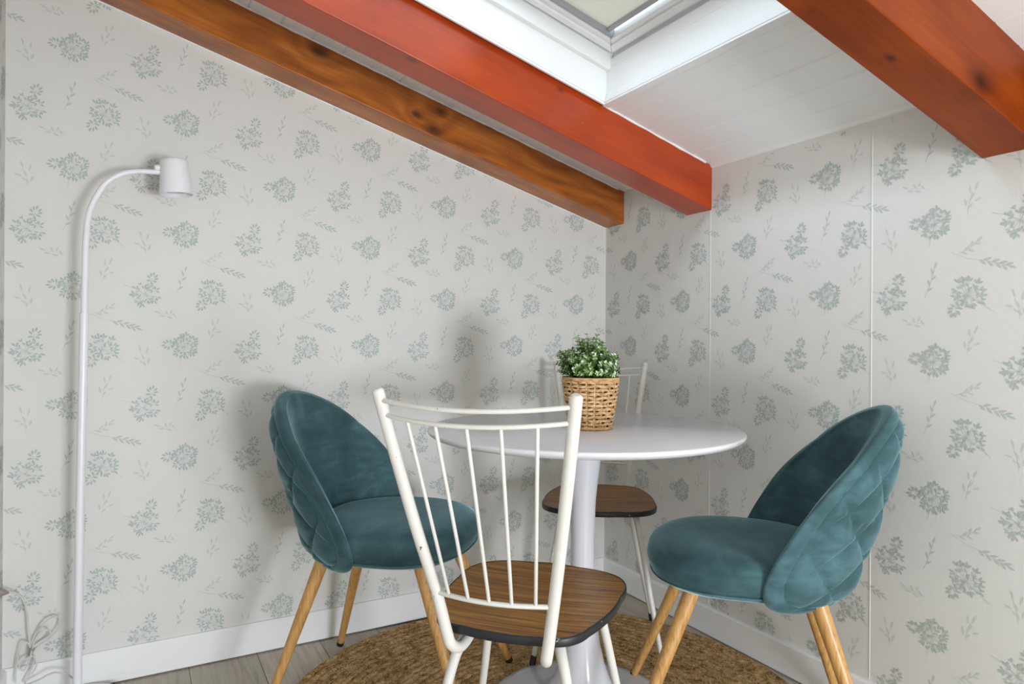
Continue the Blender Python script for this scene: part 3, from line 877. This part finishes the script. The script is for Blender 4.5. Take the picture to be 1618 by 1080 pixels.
def make_spindle_chair(label):
    t = thing('spindle_back_chair', label, 'chair')
    ZS = .462
    ol = rounded_trap(.392, .262, .368, .120, .075, bulge=.008)
    n = len(ol)
    def loop(sc_, z): return [(p.x * sc_, p.y * sc_, z) for p in ol]
    def dish(q): return -.006 * (1 - q * q)
    # laminate top
    mb = MB(); vs = []; qs = [.985, .95, .85, .7, .5, .3, .12]
    for q in qs: vs += loop(q, ZS + dish(q) + .006 * (1 - .985 ** 2))
    vs.append((0, 0, ZS + dish(0)))
    fs = [(i * n + k, i * n + (k + 1) % n, (i + 1) * n + (k + 1) % n, (i + 1) * n + k) for i in range(len(qs) - 1) for k in range(n)]
    fs += [((len(qs) - 1) * n + k, (len(qs) - 1) * n + (k + 1) % n, len(qs) * n) for k in range(n)]
    seat_top = MB(); seat_top.add(vs, fs)
    # underside
    vs = loop(.976, ZS - .015); seat_top.add(vs, [tuple(range(n))[::-1]], 1)
    st = seat_top.build('seat', ['laminate', 'edge'], t)
    mb = MB(); vs = []; pr = [(.975, -.0150), (.995, -.0145), (1.0, -.012), (1.0, -.003), (.995, .0005), (.984, .0008)]
    for q, z in pr: vs += loop(q, ZS + z)
    mb.add(vs, [(i * n + k, i * n + (k + 1) % n, (i + 1) * n + (k + 1) % n, (i + 1) * n + k) for i in range(len(pr) - 1) for k in range(n)])
    tag(mb.build('edge_band', 'edge', st), label='worn black seat edging')
    zu = ZS - .0155
    # back posts hooking under the seat
    def post_path(s):
        return spline([(s * .161, -.316, .876), (s * .143, -.284, .76), (s * .123, -.250, .64), (s * .103, -.216, .53), (s * .090, -.200, .455), (s * .085, -.192, .432), (s * .079, -.170, .420), (s * .075, -.145, .424), (s * .073, -.125, zu - .010)], 8)
    for s in (-1, 1):
        mb = MB(); pp = post_path(s); mb.tube(pp, .0100, 18); mb.build('back_post', 'enamel', t)
    def px_at(z):   # post centre at height z
        for a, b in zip(post_path(1)[:-1], post_path(1)[1:]):
            if b.z <= z <= a.z:
                u = (a.z - z) / (a.z - b.z + 1e-9); return a.lerp(b, u)
    def rail(z, bow, r, flat, dz=0):
        p = px_at(z)
        return [Vector((p.x * x, p.y - bow * (1 - x * x), z + dz * (1 - x * x))) for x in [-1 + 2 * i / 24 for i in range(25)]]
    for z, bow, nm, r in ((.862, .034, 'top_rail', .0048), (.838, .034, 'top_rail', .0048), (.530, .020, 'lower_rail', .0050)):
        mb = MB(); mb.tube(rail(z, bow, r, 1, -.009 if z > .6 else 0), r, 12, flat=.8, round_end=False); mb.build(nm, 'enamel', t)
    up = rail(.838, .034, 0, 0, -.009); lo = rail(.530, .020, 0, 0)
    for i in range(5):
        u = (i + 1) / 6
        def at(R_, u): k = u * 24; j = min(int(k), 23); return R_[j].lerp(R_[j + 1], k - j)
        a = at(up, .5 + (u - .5) * 1.02); b = at(lo, .5 + (u - .5) * 1.10)
        mb = MB(); mb.tube([a, (a + b) / 2, b], .0031, 10); mb.build('spindle', 'enamel', t)
    # legs
    for s in (-1, 1):
        mb = MB(); path = spline([(s * .105, .085, zu - .008), (s * .118, .105, .40), (s * .150, .145, .22), (s * .188, .182, .022)], 8)
        nn = len(path); mb.tube(path, [.0105 - .0035 * i / (nn - 1) for i in range(nn)], 16); lg = mb.build('leg', 'enamel', t)
        mb = MB(); mb.tube([(s * .1855, .180, .030), (s * .188, .182, .022), (s * .1905, .184, .004)], .0092, 14, round_end=False); mb.build('foot_cap', 'black', lg)
        mb = MB(); path = spline([(s * .060, -.060, zu - .009), (s * .078, -.095, zu - .012), (s * .094, -.122, .405), (s * .108, -.138, .36), (s * .140, -.166, .20), (s * .178, -.195, .022)], 8)
        nn = len(path); mb.tube(path, [.0112 - .0035 * i / (nn - 1) for i in range(nn)], 16); lg = mb.build('leg', 'enamel', t)
        mb = MB(); mb.tube([(s * .176, -.1935, .030), (s * .178, -.195, .022), (s * .180, -.1965, .004)], .0092, 14, round_end=False); mb.build('foot_cap', 'black', lg)
    mb = MB()
    mb.box((-.115, -.10, zu - .0035), (.115, -.075, zu)); mb.box((-.115, .075, zu - .0035), (.115, .10, zu))
    mb.tube([(-.105, .085, zu - .008), (.105, .085, zu - .008)], .008, 12)
    mb.tube([(-.07, -.088, zu - .011), (.07, -.088, zu - .011)], .008, 12)
    mb.build('seat_bracket', 'enamel', t)
    for s in (-1, 1):
        mb = MB(); mb.lathe([(.001, -.004), (.006, -.004), (.006, .003), (.001, .005)], 6, c=(s * .073, -.128, zu - .022)); mb.build('bolt', 'steel', t)
    return t
def face(dx, dy): return math.atan2(dy, dx) - PI / 2
c1 = make_spindle_chair('white metal spindle chair with wood-look seat in the foreground, its back to us')
c1.location = (-.984, -1.072, RT); c1.rotation_euler.z = -.827
c2 = copy_tree(c1)
c2['label'] = 'white metal spindle chair in the corner behind the table and plant'
c2.location = (-.375, -.470, RT); c2.rotation_euler.z = face(-.60, -.80)
for c in (c1, c2): c['group'] = 'white spindle chairs'

# ------------------------------------------------------------------ teal velvet chair (local: +y = front)
def make_velvet_chair(label):
    t = thing('velvet_chair', label, 'chair')
    # seat cushion
    def outline(a, q=1.0):
        c, s = math.cos(a), math.sin(a)
        n_ = 2.5
        k = (abs(c) ** n_ + abs(s) ** n_) ** (-1 / n_)
        x = .222 * k * c; y = (.232 if s > 0 else .205) * k * s
        x *= 1 + .04 * max(0, s) - .07 * max(0, -s)
        return x * q, y * q + .01
    prof = [(.05, .392), (.60, .392), (.80, .392), (.88, .395), (.935, .404), (.975, .418), (.997, .436), (1.0, .450), (.985, .464), (.955, .474), (.90, .481), (.80, .486), (.6, .489), (.35, .488), (.1, .486), (.01, .486)]
    seg = 96; vs = []
    for q, z in prof:
        for k in range(seg):
            a = 2 * PI * k / seg; x, y = outline(a, q)
            zz = z
            if q > .5 and z > .44: zz -= .012 * max(0, y / .24) ** 3      # waterfall front
            vs.append((x, y, zz + .0018 * noise.noise(Vector((x * 9, y * 9, 0)))))
    mb = MB(); mb.add(vs, [(i * seg + k, i * seg + (k + 1) % seg, (i + 1) * seg + (k + 1) % seg, (i + 1) * seg + k) for i in range(len(prof) - 1) for k in range(seg)] + [tuple(range(seg))[::-1], tuple(range((len(prof) - 1) * seg, len(prof) * seg))])
    st = mb.build('seat', 'velvet', t)
    # seam piping low around the cushion
    mb = MB(); pts = []
    for k in range(seg + 1):
        a = 2 * PI * k / seg; x, y = outline(a, .962); pts.append((x, y, .4085))
    mb.tube(pts, .0022, 6, caps=False); mb.build('piping', 'velvet', st)
    # curved backrest shell
    ZM = .575
    def O(a):
        c, s = math.cos(a), math.sin(a)
        sg = lambda v: (v > 0) - (v < 0)
        if s >= 0: return .236 * sg(c) * abs(c) ** .96, ZM + .236 * abs(s) ** .96
        return .236 * sg(c) * abs(c) ** .27 * (1 - .03 * abs(s)), ZM - .212 * abs(s) ** .50
    def S(x, z):
        return Vector((x, -.197 - .27 * (z - .39) + max(2.2, 4.4 - 6.5 * (z - .36)) * x * x, z))
    def Nrm(x, z):
        e = .001
        dx = S(x + e, z) - S(x - e, z); dz_ = S(x, z + e) - S(x, z - e)
        return dz_.cross(dx).normalized() * -1       # towards the sitter (+y)
    T = .021; SEG = 220; NR_ = 64; QB = .925
    cz_ = .60
    def pt(rho, a, side):
        ox, oz = O(a); x = ox * rho; z = cz_ + (oz - cz_) * rho
        nn = Nrm(x, z)
        if nn.y < 0: nn = -nn
        off = T * max(0.0, 1 - rho ** 9) ** .5
        if side < 0:
            off += .012 * (1 - rho ** 2)
            if rho < QB + .03:
                s_ = x * (1 + 6 * x * x)
                L = .118
                u1 = (s_ * .80 + (z - .55) * .95) / L; u2 = (-s_ * .80 + (z - .55) * .95) / L
                d1 = abs(u1 - round(u1)) * L; d2 = abs(u2 - round(u2)) * L
                d = min(d1, d2)
                de = max(0, (QB - rho)) * .22
                puff = .0150 * (1 - math.exp(-d / .018)) * (1 - math.exp(-de / .012))
                off += puff - .003 * math.exp(-(d / .003) ** 2)
            off -= .0035 * math.exp(-((rho - QB) / .010) ** 2)
        else:
            off += .004 * math.exp(-((rho - .93) / .03) ** 2)
        return S(x, z) + nn * off * side
    def shell(side, r0, r1, nr):
        vs = []; 
        for i in range(nr + 1):
            rho = r0 + (r1 - r0) * i / nr
            if r1 > .99: rho = r0 + (r1 - r0) * (1 - (1 - i / nr) ** 2.0)
            for k in range(SEG): vs.append(pt(min(rho, 1), 2 * PI * k / SEG, side))
        fs = []
        for i in range(nr):
            for k in range(SEG):
                q = (i * SEG + k, i * SEG + (k + 1) % SEG, (i + 1) * SEG + (k + 1) % SEG, (i + 1) * SEG + k)
                fs.append(q[::-1] if side > 0 else q)
        return vs, fs
    mb = MB()
    v, f = shell(1, .02, 1, 40); mb.add(v, f + [tuple(range(SEG))])
    v, f = shell(-1, QB, 1, 18); mb.add(v, f)
    bk = mb.build('backrest', 'velvet', t)
    mb = MB(); v, f = shell(-1, .015, QB, NR_); mb.add(v, f + [tuple(range(SEG))[::-1]])
    tag(mb.build('quilted_cover', 'velvet', bk), label='diamond quilted outer cover')
    # legs
    for (sx, sy, fx, fy) in ((1, 1, .222, .285), (-1, 1, .222, .285), (1, -1, .210, .250), (-1, -1, .210, .250)):
        a = Vector((sx * .125, sy * .130 , .398)); b = Vector((sx * fx, sy * fy, .010))
        mb = MB(); N = 10; pts = [a.lerp(b, i / N) for i in range(N + 1)]
        mb.tube(pts, [.0185 - .0085 * i / N for i in range(N + 1)], 20, round_end=False)
        lg = mb.build('leg', 'legwood', t)
        d = (b - a).normalized(); mb = MB(); mb.tube([b - d * .002, b + d * .0095], .0112, 16, round_end=False); mb.build('foot_cap', 'black', lg)
    mb = MB(); mb.box((-.10, -.10, .386), (.10, .10, .393)); mb.build('seat_base', 'black', t, bevel=.003)
    return t
v1 = make_velvet_chair('teal velvet chair on the left by the left wall, facing right')
v1.location = (-1.047, -.423, RT); v1.rotation_euler.z = face(.75, -.66)
v2 = copy_tree(v1)
v2['label'] = 'teal velvet chair on the right of the table, quilted back towards us'
v2.location = (-.356, -1.052, RT); v2.rotation_euler.z = face(-.735, .68)
for c in (v1, v2): c['group'] = 'teal velvet chairs'
